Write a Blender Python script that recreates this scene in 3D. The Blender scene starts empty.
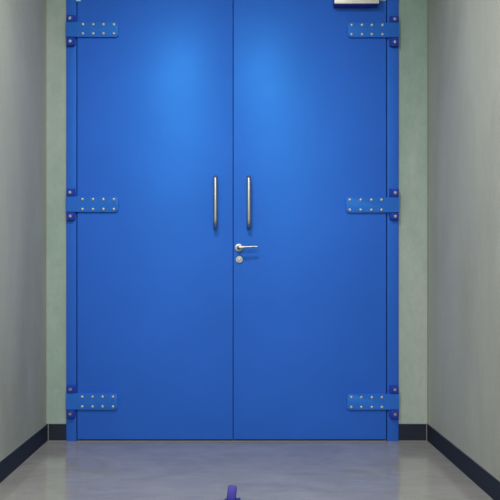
import bpy, bmesh, math, random
from mathutils import Vector, Matrix

C = bpy.context.scene.collection
PI = math.pi
random.seed(4)

# ------------------------------------------------------------------ camera
S = 185.0                                   # pixels per metre at the door leaf's face
D = 4.5                                     # camera distance from the door
cam_d = bpy.data.cameras.new('camera')
cam = bpy.data.objects.new('camera', cam_d)
C.objects.link(cam)
cam.location = (0.022, -D, 0.9205)
cam.rotation_euler = (PI/2, 0, 0)
cam_d.sensor_width = 36
cam_d.lens = S*D/500*36
cam_d.shift_x = 0.026
cam_d.shift_y = 0.042
cam_d.clip_start = 0.05
bpy.context.scene.camera = cam

# ------------------------------------------------------------------ world, lights, exposure
w = bpy.data.worlds.new('world')
bpy.context.scene.world = w
w.use_nodes = True
w.node_tree.nodes['Background'].inputs[0].default_value = (0.02, 0.02, 0.022, 1)
w.node_tree.nodes['Background'].inputs[1].default_value = 1.0

CEIL = 2.92
LIGHTS = [  # x, y, size x, size y, power
    (-0.20, -1.85, 0.30, 0.30, 44.0),
    (0.02, -4.3, 0.80, 1.20, 95.0),
    (0.02, -6.3, 0.60, 0.60, 110.0),
]
LIGHT_COL = (1.0, 0.985, 0.955)
vs = bpy.context.scene.view_settings
vs.view_transform = 'Standard'
vs.look = 'None'
vs.gamma = 1
vs.use_curve_mapping = False
vs.exposure = 0.07

# ------------------------------------------------------------------ materials
def mat(name, col, rough=0.5, metal=0.0, **kw):
    m = bpy.data.materials.new(name)
    m.use_nodes = True
    p = m.node_tree.nodes['Principled BSDF']
    p.inputs['Base Color'].default_value = (*col, 1)
    p.inputs['Roughness'].default_value = rough
    p.inputs['Metallic'].default_value = metal
    for k, v in kw.items():
        p.inputs[k].default_value = v
    return m

def nodes(m):
    nt = m.node_tree
    return nt, nt.nodes['Principled BSDF']

def noise(nt, scale, detail=4, rough=0.55, stretch=(1, 1, 1), dist=0.0):
    tc = nt.nodes.new('ShaderNodeTexCoord')
    mp = nt.nodes.new('ShaderNodeMapping')
    mp.inputs['Scale'].default_value = stretch
    n = nt.nodes.new('ShaderNodeTexNoise')
    n.inputs['Scale'].default_value = scale
    n.inputs['Detail'].default_value = detail
    n.inputs['Roughness'].default_value = rough
    n.inputs['Distortion'].default_value = dist
    nt.links.new(tc.outputs['Object'], mp.inputs[0])
    nt.links.new(mp.outputs[0], n.inputs['Vector'])
    return n.outputs['Fac']

def ramp(nt, fac, stops):
    r = nt.nodes.new('ShaderNodeValToRGB')
    e = r.color_ramp.elements
    while len(e) < len(stops):
        e.new(0.5)
    for i, (pos, c) in enumerate(stops):
        e[i].position = pos
        e[i].color = (*c, 1)
    nt.links.new(fac, r.inputs[0])
    return r.outputs[0]

def mixc(nt, a, b, f, mode='MIX'):
    x = nt.nodes.new('ShaderNodeMix')
    x.data_type = 'RGBA'
    x.blend_type = mode
    for sock, v in ((x.inputs[6], a), (x.inputs[7], b), (x.inputs[0], f)):
        if isinstance(v, (int, float)):
            sock.default_value = v
        elif isinstance(v, tuple):
            sock.default_value = (*v, 1)
        else:
            nt.links.new(v, sock)
    return x.outputs[2]

def bump(nt, p, h, strength, dist=0.001):
    b = nt.nodes.new('ShaderNodeBump')
    b.inputs['Strength'].default_value = strength
    b.inputs['Distance'].default_value = dist
    nt.links.new(h, b.inputs['Height'])
    nt.links.new(b.outputs[0], p.inputs['Normal'])

def maprange(nt, f, a, b, c, d):
    m = nt.nodes.new('ShaderNodeMapRange')
    for i, v in enumerate((a, b, c, d)):
        m.inputs[i+1].default_value = v
    nt.links.new(f, m.inputs[0])
    return m.outputs[0]

def plaster(name, lo, mid, hi, rough=0.5, fine_c=0.08):
    m = mat(name, mid, rough)
    nt, p = nodes(m)
    big = noise(nt, 1.6, 5, 0.6, (1, 1, 0.45), 0.6)
    c1 = ramp(nt, big, [(0.34, lo), (0.5, mid), (0.68, hi)])
    fine = noise(nt, 26, 5, 0.7, (1, 1, 0.6), 0.3)
    f2 = maprange(nt, fine, 0.3, 0.7, 1-fine_c, 1+fine_c*0.8)
    grain = noise(nt, 330, 2, 0.6)
    f3 = maprange(nt, grain, 0.2, 0.8, 0.93, 1.06)
    mul = nt.nodes.new('ShaderNodeMath'); mul.operation = 'MULTIPLY'
    nt.links.new(f2, mul.inputs[0]); nt.links.new(f3, mul.inputs[1])
    cmb = nt.nodes.new('ShaderNodeCombineColor')
    for i in range(3):
        nt.links.new(mul.outputs[0], cmb.inputs[i])
    nt.links.new(mixc(nt, c1, cmb.outputs[0], 1.0, 'MULTIPLY'), p.inputs['Base Color'])
    nt.links.new(maprange(nt, noise(nt, 3.5, 3), 0.3, 0.7, rough-0.06, rough+0.1), p.inputs['Roughness'])
    bump(nt, p, fine, 0.12, 0.002)
    return m

def paint(name, col, rough, var=0.04):
    m = mat(name, col, rough)
    nt, p = nodes(m)
    n = noise(nt, 2.2, 3, 0.5)
    lo = tuple(c*(1-var) for c in col); hi = tuple(min(1, c*(1+var)) for c in col)
    nt.links.new(ramp(nt, n, [(0.35, lo), (0.65, hi)]), p.inputs['Base Color'])
    sm = noise(nt, 4.0, 5, 0.65, (1, 1, 1), 0.8)
    nt.links.new(maprange(nt, sm, 0.35, 0.7, rough-0.015, rough+0.02), p.inputs['Roughness'])
    bump(nt, p, noise(nt, 420, 2, 0.5), 0.10, 0.0006)
    return m

M = {}
M['wall'] = plaster('green_grey_plaster', (0.225, 0.318, 0.285), (0.276, 0.352, 0.315), (0.335, 0.388, 0.350), 0.6)
M['side'] = plaster('grey_plaster', (0.310, 0.322, 0.280), (0.360, 0.372, 0.325), (0.410, 0.428, 0.375), 0.62, 0.035)
M['door'] = paint('blue_door_paint', (0.030, 0.121, 0.575), 0.43)
M['frame'] = paint('blue_frame_paint', (0.028, 0.112, 0.520), 0.5)
M['strap'] = paint('blue_strap_paint', (0.028, 0.132, 0.540), 0.46)
M['bracket'] = paint('violet_blue_bracket_paint', (0.022, 0.042, 0.340), 0.5)
for q in ('wall', 'side', 'door', 'frame', 'strap'):
    M[q].node_tree.nodes['Principled BSDF'].inputs['Specular IOR Level'].default_value = 0.3
for q, v in (('door', 0.8), ('frame', 0.5), ('strap', 0.6), ('bracket', 0.25), ('side', 0.15)):
    M[q].node_tree.nodes['Principled BSDF'].inputs['Specular IOR Level'].default_value = v
    if q != 'side': M[q].node_tree.nodes['Principled BSDF'].inputs['Specular Tint'].default_value = (0.05, 0.46, 1.0, 1)
M['ceiling'] = plaster('ceiling_paint', (0.68, 0.68, 0.66), (0.72, 0.72, 0.70), (0.76, 0.76, 0.74), 0.8)
M['steel'] = mat('brushed_steel', (0.41, 0.43, 0.44), 0.40, 1.0)
nt, p = nodes(M['steel'])
bump(nt, p, noise(nt, 300, 3, 0.6, (1, 1, 0.03)), 0.03, 0.0002)
M['bright'] = mat('bright_nickel', (0.80, 0.80, 0.76), 0.42, 1.0)
nt, p = nodes(M['bright'])
nt.links.new(ramp(nt, noise(nt, 90, 3), [(0.3, (0.26, 0.28, 0.27)), (0.6, (0.46, 0.47, 0.45))]), p.inputs['Base Color'])
M['rivet'] = mat('zinc_rivet', (0.62, 0.60, 0.52), 0.45, 0.6)
nt, p = nodes(M['rivet'])
nt.links.new(ramp(nt, noise(nt, 60, 3), [(0.3, (0.36, 0.37, 0.33)), (0.65, (0.56, 0.56, 0.48))]), p.inputs['Base Color'])
M['silver'] = mat('silver_cover', (0.78, 0.77, 0.73), 0.42, 0.25)
nt, p = nodes(M['silver'])
nt.links.new(ramp(nt, noise(nt, 18, 4, 0.6, (1, 1, 1), 1.0), [(0.30, (0.48, 0.47, 0.45)), (0.5, (0.66, 0.65, 0.62))]), p.inputs['Base Color'])
M['navy'] = paint('navy_closer_casing', (0.020, 0.020, 0.200), 0.38)
M['dark'] = mat('dark_rubber_and_gap', (0.010, 0.010, 0.016), 0.7)
M['cap'] = paint('pale_blue_guide_plate', (0.38, 0.62, 0.78), 0.4)
M['capgrey'] = paint('pale_grey_guide_plate', (0.34, 0.42, 0.52), 0.4)
M['caulk'] = mat('pale_caulk', (0.22, 0.22, 0.21), 0.7)
M['stop'] = paint('violet_blue_rubber', (0.040, 0.036, 0.320), 0.6)
M['stopd'] = paint('dark_violet_blue_rubber', (0.016, 0.018, 0.200), 0.5)
M['lamp_frame'] = mat('white_lamp_frame', (0.75, 0.75, 0.75), 0.5)

m = mat('dark_navy_skirting', (0.014, 0.019, 0.036), 0.42); M['skirt'] = m
nt, p = nodes(m)
nt.links.new(ramp(nt, noise(nt, 160, 4, 0.7), [(0.38, (0.010, 0.014, 0.028)), (0.62, (0.020, 0.025, 0.042)), (0.78, (0.04, 0.045, 0.06))]), p.inputs['Base Color'])
p.inputs['Specular IOR Level'].default_value = 0.15
p.inputs['Roughness'].default_value = 0.6

m = mat('polished_grey_floor', (0.25, 0.25, 0.25), 0.25); M['floor'] = m
nt, p = nodes(m)
c1 = ramp(nt, noise(nt, 2.6, 6, 0.62, (1, 1.5, 1), 1.2), [(0.32, (0.228, 0.222, 0.212)), (0.5, (0.262, 0.256, 0.244)), (0.7, (0.300, 0.294, 0.280))])
c2 = ramp(nt, noise(nt, 180, 3, 0.7), [(0.3, (0.86, 0.86, 0.86)), (0.7, (1.1, 1.1, 1.1))])
c3 = ramp(nt, noise(nt, 5.0, 5, 0.6, (1, 3.5, 1), 2.0), [(0.38, (0.95, 0.95, 0.95)), (0.6, (1.04, 1.04, 1.04))])
nt.links.new(mixc(nt, mixc(nt, c1, c2, 1.0, 'MULTIPLY'), c3, 1.0, 'MULTIPLY'), p.inputs['Base Color'])
nt.links.new(maprange(nt, noise(nt, 4.0, 4, 0.6, (1, 3, 1), 1.0), 0.3, 0.7, 0.085, 0.115), p.inputs['Roughness'])
bump(nt, p, noise(nt, 9, 3, 0.5, (1, 2.5, 1), 0.8), 0.01, 0.001)

m = mat('lamp_diffuser', (0.9, 0.9, 0.9), 0.5); M['diff'] = m
nt, p = nodes(m)
p.inputs['Emission Color'].default_value = (*LIGHT_COL, 1)
p.inputs['Emission Strength'].default_value = 4.0

# ------------------------------------------------------------------ mesh helpers
def box(bm, x0, x1, y0, y1, z0, z1, bev=0.0, seg=2):
    r = bmesh.ops.create_cube(bm, size=1.0)
    vs_ = r['verts']
    for v in vs_:
        v.co = Vector((x0+(v.co.x+.5)*(x1-x0), y0+(v.co.y+.5)*(y1-y0), z0+(v.co.z+.5)*(z1-z0)))
    if bev > 0:
        es = list({e for v in vs_ for e in v.link_edges})
        bmesh.ops.bevel(bm, geom=es, offset=bev, segments=seg, affect='EDGES', profile=0.5, clamp_overlap=True)
    return bm

def prism(bm, pts, y_back, y_front, bev=0.0, seg=2):
    """outline in x, z extruded along y; the face towards the room (y_front) has bevelled edges"""
    back = [bm.verts.new((x, y_back, z)) for x, z in pts]
    front = [bm.verts.new((x, y_front, z)) for x, z in pts]
    n = len(pts)
    bm.faces.new(back)
    ff = bm.faces.new(front[::-1])
    for i in range(n):
        bm.faces.new((back[i], front[i], front[(i+1) % n], back[(i+1) % n]))
    if bev > 0:
        bmesh.ops.bevel(bm, geom=list(ff.edges), offset=bev, segments=seg, affect='EDGES', profile=0.5)
    bmesh.ops.recalc_face_normals(bm, faces=bm.faces)
    return bm

def lathe(bm, prof, cx, cz, n=20, y0=0.0):
    """profile (radius, distance out of the door face) spun about an axis along y"""
    rings = []
    for r, h in prof:
        if r < 1e-6:
            rings.append([bm.verts.new((cx, y0-h, cz))])
        else:
            rings.append([bm.verts.new((cx+r*math.cos(2*PI*i/n), y0-h, cz+r*math.sin(2*PI*i/n))) for i in range(n)])
    for a, b in zip(rings, rings[1:]):
        for i in range(n):
            j = (i+1) % n
            if len(a) == 1 and len(b) == 1: continue
            if len(a) == 1: bm.faces.new((a[0], b[j], b[i]))
            elif len(b) == 1: bm.faces.new((a[i], a[j], b[0]))
            else: bm.faces.new((a[i], a[j], b[j], b[i]))
    if len(rings[0]) > 1:
        bm.faces.new(rings[0][::-1])
    bmesh.ops.recalc_face_normals(bm, faces=bm.faces)
    return bm

def tube(bm, path, radii, n=20, mitre=True):
    """round tube along a path; joints are mitred"""
    pts = [Vector(q) for q in path]
    if not isinstance(radii, (list, tuple)): radii = [radii]*len(pts)
    rings = []
    ref = None
    for i, q in enumerate(pts):
        d0 = (q-pts[i-1]).normalized() if i else None
        d1 = (pts[i+1]-q).normalized() if i < len(pts)-1 else None
        t = (d0 or d1)+(d1 or d0); t.normalize()
        d = d1 or d0
        if ref is None:
            ref = Vector((1, 0, 0)) if abs(d.x) < 0.9 else Vector((0, 0, 1))
        u = (ref-ref.dot(t)*t).normalized()
        v = t.cross(u)
        ref = u
        k = 1.0
        if d0 and d1:
            k = 1.0/max(0.3, t.dot(d0))
            bend = (d1-d0)
            bn = (bend-bend.dot(t)*t)
            bn = bn.normalized() if bn.length > 1e-6 else None
        else: bn = None
        ring = []
        for a in range(n):
            o = u*math.cos(2*PI*a/n)+v*math.sin(2*PI*a/n)
            if bn is not None:
                o = o+bn*o.dot(bn)*(k-1)
            ring.append(bm.verts.new(q+o*radii[i]))
        rings.append(ring)
    for a, b in zip(rings, rings[1:]):
        for i in range(n):
            j = (i+1) % n
            bm.faces.new((a[i], a[j], b[j], b[i]))
    bm.faces.new(rings[0][::-1]); bm.faces.new(rings[-1])
    bmesh.ops.recalc_face_normals(bm, faces=bm.faces)
    return bm

def obj(name, bm, m, parent=None, smooth=False, origin=None):
    me = bpy.data.meshes.new(name)
    if origin is not None:
        bmesh.ops.translate(bm, verts=bm.verts, vec=-Vector(origin))
    bm.to_mesh(me); bm.free()
    if smooth:
        for f in me.polygons: f.use_smooth = True
        me.set_sharp_from_angle(angle=math.radians(35))
    me.materials.append(m)
    o = bpy.data.objects.new(name, me)
    C.objects.link(o)
    loc = Vector(origin) if origin is not None else Vector((0, 0, 0))
    if parent:
        o.parent = parent
        off = Vector((0, 0, 0)); q = parent
        while q: off += q.location; q = q.parent
        loc = loc-off
    o.location = loc
    return o

def tag(o, label=None, cat=None, kind=None, group=None):
    if label: o['label'] = label
    if cat: o['category'] = cat
    if kind: o['kind'] = kind
    if group: o['group'] = group
    return o

def dup(o, name, parent, world_loc):
    c = o.copy(); C.objects.link(c); c.parent = parent
    off = Vector((0, 0, 0)); q = parent
    while q: off += q.location; q = q.parent
    c.location = Vector(world_loc)-off
    return c

def X(px, d=0.0):
    """metres across, for a surface standing d in front of the leaves"""
    return 0.022+(px-237.07)/S*(D-d)/D
def Z(py, d=0.0):
    return 0.9205+(271.04-py)/S*(D-d)/D

BH0 = 0.095
M['corner'] = mat('dark_green_strip', (0.15, 0.21, 0.175), 0.8)
# ------------------------------------------------------------------ the corridor
XL, XR = X(45.8), X(429.2)
YW = 0.016           # face of the wall around the door
YR = -7.6
H = CEIL
JL, JR = X(66), X(399)     # outer edges of the door frame
DH = 2.52                  # leaf height
FT = DH+0.06               # top of the frame

tag(obj('floor', box(bmesh.new(), XL-0.15, XR+0.15, YR-0.15, 0.9, -0.12, 0), M['floor']),
    'polished grey mottled floor of the corridor', 'floor', 'structure')
bm = bmesh.new()
box(bm, XL, JL, YW, YW+0.2, 0, H)
box(bm, JR, XR, YW, YW+0.2, 0, H)
box(bm, JL, JR, YW, YW+0.2, FT, H)
tag(obj('wall_front', bm, M['wall']), 'green grey plaster wall around the blue double door', 'wall', 'structure')
tag(obj('wall_left', box(bmesh.new(), XL-0.15, XL, YR, 0.9, 0, H), M['side']), 'grey plaster wall on the left of the corridor', 'wall', 'structure')
tag(obj('wall_right', box(bmesh.new(), XR, XR+0.15, YR, 0.9, 0, H), M['side']), 'grey plaster wall on the right of the corridor', 'wall', 'structure')
tag(obj('wall_rear', box(bmesh.new(), XL-0.15, XR+0.15, YR-0.15, YR, 0, H), M['side']), 'grey plaster wall closing the corridor behind', 'wall', 'structure')
tag(obj('ceiling', box(bmesh.new(), XL-0.15, XR+0.15, YR-0.15, 0.9, H, H+0.15), M['ceiling']), 'pale ceiling above the corridor', 'ceiling', 'structure')

obj('corner_line', box(bmesh.new(), XR-0.007, XR, YW-0.0012, YW, BH0, H), M['corner'], bpy.data.objects['wall_front'])  # thin dark green strip down the right-hand corner of the door wall

# skirting with its pale sealant lines
BH, BT = 0.091, 0.010
def skirting(name, x0, x1, y0, y1, lines, label):
    b = tag(obj(name, box(bmesh.new(), x0, x1, y0, y1, 0.0015, BH, 0.0012, 1), M['skirt']), label, 'baseboard', 'structure')
    for nm, l in lines:
        obj(nm, box(bmesh.new(), *l, 0.0008, 1), M['caulk'], b)
    return b
s = 0.0035
skirting('baseboard_left', XL, XL+BT, YR, YW-0.0005,
         [('sealant_line', (XL, XL+BT*0.55, YR, YW, BH, BH+s)), ('sealant_line', (XL+BT, XL+BT+s, YR, YW-BT, 0, s))],
         'dark navy skirting running along the left wall')
skirting('baseboard_right', XR-BT, XR, YR, YW-0.0005,
         [('sealant_line', (XR-BT*0.55, XR, YR, YW, BH, BH+s)), ('sealant_line', (XR-BT-s, XR-BT, YR, YW-BT, 0, s))],
         'dark navy skirting running along the right wall')
skirting('baseboard_front', XL+BT+0.004, JL-0.0008, YW-BT, YW,
         [('sealant_line', (XL+BT, JL, YW-BT*0.5, YW, BH, BH+0.002)),
          ('corner_sealant', (XL+BT, XL+BT+0.004, YW-BT-0.001, YW, 0, BH-0.002)),
          ('sealant_line', (XL+BT, JL, YW-BT-0.004, YW-BT, 0, 0.003))],
         'short dark navy skirting left of the blue door frame')
skirting('baseboard_front.001', JR+0.0008, XR-BT-0.004, YW-BT, YW,
         [('sealant_line', (JR, XR-BT, YW-BT*0.5, YW, BH, BH+0.002)),
          ('corner_sealant', (XR-BT-0.004, XR-BT, YW-BT-0.001, YW, 0, BH-0.002)),
          ('sealant_line', (JR, XR-BT, YW-BT-0.004, YW-BT, 0, 0.003))],
         'short dark navy skirting right of the blue door frame')

# pale threshold strip under the leaves
tag(obj('trim_2', box(bmesh.new(), X(77.5), X(386.5), -0.009, 0.12, 0, 0.0022, 0.0006, 1), M['caulk']),
    'thin pale threshold strip under the blue doors', 'threshold', 'structure')

# ------------------------------------------------------------------ door frame
LX0, LX1, SEAM, RX1 = X(77.4), X(232.85), X(233.55), X(386.2)
FY = 0.006            # face of the frame
bm = bmesh.new()
box(bm, JL, LX0-0.006, FY, 0.16, 0.0, FT, 0.003)
box(bm, RX1+0.006, JR, FY, 0.16, 0.0, FT, 0.003)
box(bm, LX0-0.006, RX1+0.006, FY, 0.16, DH+0.012, FT, 0.003)
# rebate behind the leaves' edges
box(bm, LX0-0.008, LX0+0.02, 0.056, 0.12, 0.0, DH+0.012)
box(bm, RX1-0.02, RX1+0.008, 0.056, 0.12, 0.0, DH+0.012)
frame = tag(obj('trim_1', bm, M['frame'], smooth=True), 'blue steel door frame around the double door', 'door frame', 'structure')

# ------------------------------------------------------------------ door leaves
GAP = 0.010
left = tag(obj('door_1', box(bmesh.new(), LX0, LX1, 0, 0.052, GAP, DH, 0.0014), M['door'], smooth=True),
           'left leaf of the blue double door, with only a pull bar', 'door', 'structure')
right = tag(obj('door_2', box(bmesh.new(), SEAM, RX1, 0, 0.052, GAP, DH, 0.0014), M['door'], smooth=True),
            'right leaf of the blue double door, with lever handle and lock', 'door', 'structure')
obj('rebate_strip', box(bmesh.new(), LX1-0.02, SEAM+0.02, 0.0525, 0.058, GAP, DH), M['dark'], right)  # near-black colour stands in for the dark void behind the seam
for leaf, a, b in ((left, LX0, LX1), (right, SEAM, RX1)):
    obj('bottom_seal', box(bmesh.new(), a+0.004, b-0.004, 0.012, 0.04, 0.0024, GAP-0.0003), M['dark'], leaf)

# ------------------------------------------------------------------ hinges
ST, BD = 0.013, 0.017            # strap thickness
def strap_outline(xa, xb, z0, z1, r, side):
    pts = []
    if side < 0:      # free rounded end at xb (left leaf)
        pts += [(xa, z0)]
        pts += [(xb-r+r*math.sin(a), z0+r-r*math.cos(a)) for a in [PI/2*i/6 for i in range(7)]]
        pts += [(xb-r+r*math.cos(a), z1-r+r*math.sin(a)) for a in [PI/2*i/6 for i in range(7)]]
        pts += [(xa, z1)]
    else:
        pts += [(xb, z0), (xb, z1)]
        pts += [(xa+r-r*math.sin(a), z1-r+r*math.cos(a)) for a in [PI/2*i/6 for i in range(7)]]
        pts += [(xa+r-r*math.cos(a), z0+r-r*math.sin(a)) for a in [PI/2*i/6 for i in range(7)]]
    return pts

def rivet_bm(x, z, y0, r=0.0074):
    return lathe(bmesh.new(), [(r*1.05, 0.0), (r, 0.0012), (r*0.86, 0.0028), (r*0.55, 0.0041), (r*0.2, 0.0046), (0, 0.0047)], x, z, 16, y0)

def screw_bm(x, z, y0, rot, r=0.0094):
    """round head with a cross recess"""
    bm = bmesh.new()
    lathe(bm, [(r, 0.0), (r, 0.0022)], x, z, 20, y0)
    bm.faces.new([v for v in bm.verts if abs(v.co.y-(y0-0.0022)) < 1e-7][:20])
    g = 0.0012                       # half the groove
    for q in range(4):
        a0 = rot+q*PI/2
        rin = g/math.sin(PI/4)
        am = a0+PI/4
        pts = [(rin*math.cos(am), rin*math.sin(am))]
        da = math.asin(g/r)
        arc = [a0+da+(PI/2-2*da)*i/5 for i in range(6)]
        base = [bm.verts.new((x+pts[0][0], y0-0.0022, z+pts[0][1]))]+[bm.verts.new((x+r*math.cos(a), y0-0.0022, z+r*math.sin(a))) for a in arc]
        top = [bm.verts.new((x+pts[0][0], y0-0.0062, z+pts[0][1]))]+[bm.verts.new((x+0.72*r*math.cos(a), y0-0.0056, z+0.72*r*math.sin(a))) for a in arc]
        n = len(base)
        bm.faces.new(top)
        for i in range(n):
            bm.faces.new((base[i], base[(i+1) % n], top[(i+1) % n], top[i]))
    bmesh.ops.recalc_face_normals(bm, faces=bm.faces)
    return bm

HX = {-1: [ # y0, y1 strap ; lug upper y0,y1 ; lug lower y0,y1 ; strap free end x ; rivet xs ; rivet ys ; screws
    (21.7, 37.0, 14.8, 45.2, 118.3, (83.0, 93.3, 103.5, 114.0), (24.3, 33.4)),
    (196.3, 212.0, 188.6, 220.0, 118.3, (82.5, 93.0, 103.4, 113.8), (199.2, 209.1)),
    (393.4, 409.9, 385.7, 418.0, 117.6, (82.2, 92.5, 102.6, 113.0), (396.9, 406.7))],
      1: [
    (22.3, 37.3, 15.9, 46.2, 348.0, (351.8, 362.2, 372.0, 382.6), (24.9, 34.2)),
    (197.0, 212.6, 188.8, 219.6, 346.0, (350.0, 360.8, 371.5, 381.6), (199.8, 209.8)),
    (393.9, 410.0, 386.0, 418.6, 347.2, (351.4, 361.5, 372.0, 382.0), (397.4, 407.2))]}
first_rivet = first_screw = None
WORDS = ('upper', 'middle', 'lower')
for side, leaf in ((-1, left), (1, right)):
    for k, (a, b, ua, lb, xe, rx, ry) in enumerate(HX[side]):
        bm = bmesh.new()
        if side < 0:
            xa, xb = X(66.0, ST), X(xe, ST)
        else:
            xa, xb = X(xe, ST), X(399.2, ST)
        prism(bm, strap_outline(xa, xb, Z(b, ST), Z(a, ST), 0.016, side), -0.0002, -ST, 0.0022)
        st = obj('hinge_strap', bm, M['strap'], leaf, smooth=True)
        tag(st, 'blue riveted %s hinge strap on the %s leaf' % (WORDS[k], 'left' if side < 0 else 'right'))
        for yy in ry:
            for xx in rx:
                loc = (X(xx, ST), -ST, Z(yy, ST))
                if first_rivet is None:
                    first_rivet = obj('rivet', rivet_bm(X(xx, ST), Z(yy, ST), -ST), M['rivet'], st, smooth=True, origin=loc)
                else:
                    dup(first_rivet, 'rivet', st, loc)
        # two brackets fixed to the frame, above and below the strap
        for which, (ya, yb) in (('above', (ua, a-0.3)), ('below', (b+0.3, lb))):
            if side < 0: x0, x1 = X(66.6, BD), X(73.6, BD)
            else: x0, x1 = X(391.4, BD), X(398.9, BD)
            zlo, zhi = Z(yb, BD), Z(ya, BD)
            bm = bmesh.new()
            box(bm, x0, x1, -0.017, FY-0.0002, zlo, zhi, 0.0018)
            # hinge pin housing on the inner edge
            xi0, xi1 = (x1-0.001, x1+0.007) if side < 0 else (x0-0.007, x0+0.001)
            box(bm, xi0, xi1, -0.010, FY-0.0002, zlo+(0.004 if which == 'below' else 0), zhi+(0.0 if which == 'below' else 0.002), 0.002)
            br = obj('hinge_bracket', bm, M['bracket'], frame, smooth=True)
            tag(br, 'violet blue bracket %s the %s %s hinge strap' % (which, WORDS[k], 'left' if side < 0 else 'right'))
            sx = (x0+x1)/2+random.uniform(-0.0015, 0.0015)
            sz = (zlo+zhi)/2
            loc = (sx, -0.017, sz)
            if first_screw is None:
                first_screw = obj('screw', screw_bm(sx, sz, -0.017, 0.0), M['bright'], br, origin=loc)
                sc = first_screw
            else:
                sc = dup(first_screw, 'screw', br, loc)
            sc.rotation_euler = (0, random.uniform(0, PI/2), 0)

# ------------------------------------------------------------------ pull bars
def pull(px, leaf, label):
    x, zt, zb, so, r = X(px, 0.062), Z(174.8, 0.062), Z(227.8, 0.062), 0.062, 0.0118
    y = -so
    bar = bmesh.new()
    path = [(x, -0.004, zt-r), (x, y, zt-r), (x, y, zb+r), (x, -0.004, zb+r)]
    # mitred top corner, rounded lower bend
    arc = []
    R = 0.030
    for i in range(7):
        t = PI/2*i/6
        arc.append((x, y+R-R*math.cos(t), zb+r+R-R*math.sin(t)))
    arct = []
    for i in range(5):
        t = PI/2*i/4
        arct.append((x, y+0.018-0.018*math.sin(t), zt-r-0.018+0.018*math.cos(t)))
    tube(bar, [path[0]]+arct+arc+[path[3]], r, 20)
    b = tag(obj('pull_handle', bar, M['steel'], leaf, smooth=True), label)
pull(215.4, left, 'brushed steel pull bar on the left leaf')
pull(248.9, right, 'brushed steel pull bar on the right leaf, above the lever')

# ------------------------------------------------------------------ lever handle and lock
lx, lz = X(238.9, 0.01), Z(247.7, 0.01)
bm = bmesh.new()
tube(bm, [(lx, -0.006, lz), (lx, -0.046, lz), (lx+0.006, -0.056, lz+0.0005), (lx+0.018, -0.058, lz+0.001), (lx+0.05, -0.058, lz+0.0025), (lx+0.100, -0.056, lz+0.0045)],
     [0.0095, 0.0090, 0.0090, 0.0078, 0.0068, 0.0058], 18)
lev = tag(obj('lever_handle', bm, M['bright'], right, smooth=True), 'bright nickel lever handle on the right leaf')
obj('rosette', lathe(bmesh.new(), [(0.0225, 0.0001), (0.0225, 0.0055), (0.0205, 0.0080), (0.0125, 0.0088), (0.0120, 0.0125), (0.0, 0.0125)], lx, lz, 36, 0), M['bright'], lev, smooth=True)
kx, kz = X(239.3, 0.008), Z(259.6, 0.008)
esc = tag(obj('lock_rosette', lathe(bmesh.new(), [(0.0200, 0.0001), (0.0200, 0.0050), (0.0180, 0.0078), (0.0110, 0.0082), (0.0105, 0.0070), (0.0, 0.0070)], kx, kz, 36, 0), M['bright'], right, smooth=True),
          'round nickel lock rosette below the lever')
cyl = bmesh.new()
lathe(cyl, [(0.0076, 0.0069), (0.0076, 0.0105), (0.0066, 0.0115), (0.0, 0.0115)], kx, kz+0.002, 24, 0)
box(cyl, kx-0.0042, kx+0.0042, -0.0100, -0.0069, kz-0.011, kz, 0.001)
cy = obj('lock_cylinder', cyl, M['steel'], esc, smooth=True)

# ------------------------------------------------------------------ door closer at the top of the right leaf
CP = 0.062
x0, x1 = X(334.6, CP), X(378.9, CP)
zb = Z(8.1)
bm = bmesh.new()
box(bm, x0, x1, -CP, -0.0003, zb, zb+0.066, 0.003)
clo = tag(obj('door_closer', bm, M['navy'], right, smooth=True), 'navy door closer with a silver cover on the right leaf')
obj('closer_cover', box(bmesh.new(), x0-0.001, x1+0.001, -CP-0.004, -CP, zb+0.004, zb+0.064, 0.0015), M['silver'], clo, smooth=True)
bm = bmesh.new()
lathe(bm, [(0.011, 0), (0.011, 0.012)], 0, 0, 16, 0)
arm = bmesh.new()
box(arm, x0+0.03, x0+0.20, -CP*0.62, -CP*0.32, zb+0.0665, zb+0.0745, 0.002)
obj('closer_arm', arm, M['steel'], clo, smooth=True)
bm.free()
# guide plates at the outer top corners of the leaves, only their lower ends show
a = tag(obj('guide_plate', box(bmesh.new(), X(76.3), X(80.8), -0.004, -0.0002, Z(1.4), Z(1.4)+0.05, 0.001), M['cap'], left), 'pale blue guide plate at the top corner')
a = tag(obj('guide_plate', box(bmesh.new(), X(380.2), X(385.6), -0.004, -0.0002, Z(1.3), Z(1.3)+0.05, 0.001), M['capgrey'], right), 'pale grey guide plate beside the closer')

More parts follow.
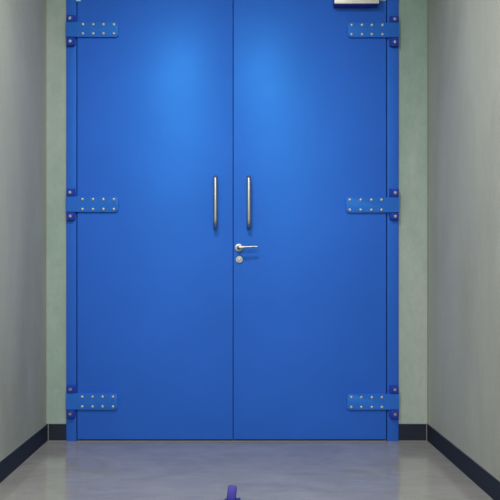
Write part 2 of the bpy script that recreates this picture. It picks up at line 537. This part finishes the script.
# ------------------------------------------------------------------ small blue door stop standing on the floor
def floor_pt(px, py):
    """point on the floor seen at a pixel of the photograph"""
    dist = 0.9205*S*D/(py-271.0)
    return (0.022+(px-237)*dist/(S*D), -D+dist)
bx, by = floor_pt(232, 503)
e = bpy.data.objects.new('door_stop', None); C.objects.link(e)
e.location = (bx, by, 0); e.empty_display_size = 0.03
tag(e, 'small violet blue door stop with a leaning paddle, standing on the grey floor', 'door stop')
k = S*D/(by+D)        # pixels per metre there
def paddle_bm(pw, z0, ph, r, yb, yf, bev):
    bm = bmesh.new()
    pts = [(-pw, z0), (pw, z0)]
    pts += [(pw-r+r*math.cos(t), ph-r+r*math.sin(t)) for t in [PI/2*i/6 for i in range(7)]]
    pts += [(-pw+r-r*math.sin(t), ph-r+r*math.cos(t)) for t in [PI/2*i/6 for i in range(7)]]
    prism(bm, pts, yb, yf, bev)
    bmesh.ops.transform(bm, matrix=Matrix.Rotation(math.radians(7), 4, 'Y') @ Matrix.Rotation(math.radians(-10), 4, 'X'), verts=bm.verts)
    bmesh.ops.translate(bm, verts=bm.verts, vec=(bx-0.004, by, 0.008))
    return bm
pad = obj('paddle', paddle_bm(0.0180, 0, 0.0605, 0.008, 0.006, -0.005, 0.002), M['stopd'], e, smooth=True)
obj('grip_pad', paddle_bm(0.0150, 0.003, 0.0570, 0.006, -0.0045, -0.0075, 0.001), M['stop'], pad, smooth=True)
bm = bmesh.new()
prism(bm, [(-0.034, 0.0), (0.036, 0.0), (0.034, 0.010), (0.032, 0.018), (0.024, 0.0125), (-0.024, 0.0125), (-0.031, 0.009)], 0.022, -0.024, 0.002)
bmesh.ops.translate(bm, verts=bm.verts, vec=(bx, by, 0.0))
obj('base', bm, M['stopd'], e, smooth=True)

# ------------------------------------------------------------------ ceiling lights (above the photo's frame)
for i, (x, y, sx, sy, pw_) in enumerate(LIGHTS):
    e = bpy.data.objects.new('ceiling_light', None); C.objects.link(e)
    e.location = (x, y, H)
    tag(e, ('square ceiling light above the blue double door', 'long ceiling light above the middle of the corridor', 'square ceiling light nearest the corridor end')[i], 'ceiling light')
    bm = bmesh.new()
    f = 0.03
    hx, hy = sx/2, sy/2
    for q in ((x-hx-f, x-hx, y-hy-f, y+hy+f), (x+hx, x+hx+f, y-hy-f, y+hy+f), (x-hx, x+hx, y-hy-f, y-hy), (x-hx, x+hx, y+hy, y+hy+f)):
        box(bm, *q, H-0.03, H)
    obj('lamp_frame', bm, M['lamp_frame'], e)
    obj('diffuser', box(bmesh.new(), x-hx, x+hx, y-hy, y+hy, H-0.02, H-0.002), M['diff'], e)
    ld = bpy.data.lights.new('ceiling_lamp', 'AREA')
    ld.shape = 'RECTANGLE'; ld.size = sx*0.96; ld.size_y = sy*0.96
    ld.energy = pw_; ld.color = LIGHT_COL
    lo = bpy.data.objects.new('lamp', ld); C.objects.link(lo)
    lo.parent = e; lo.location = (0, 0, -0.034)
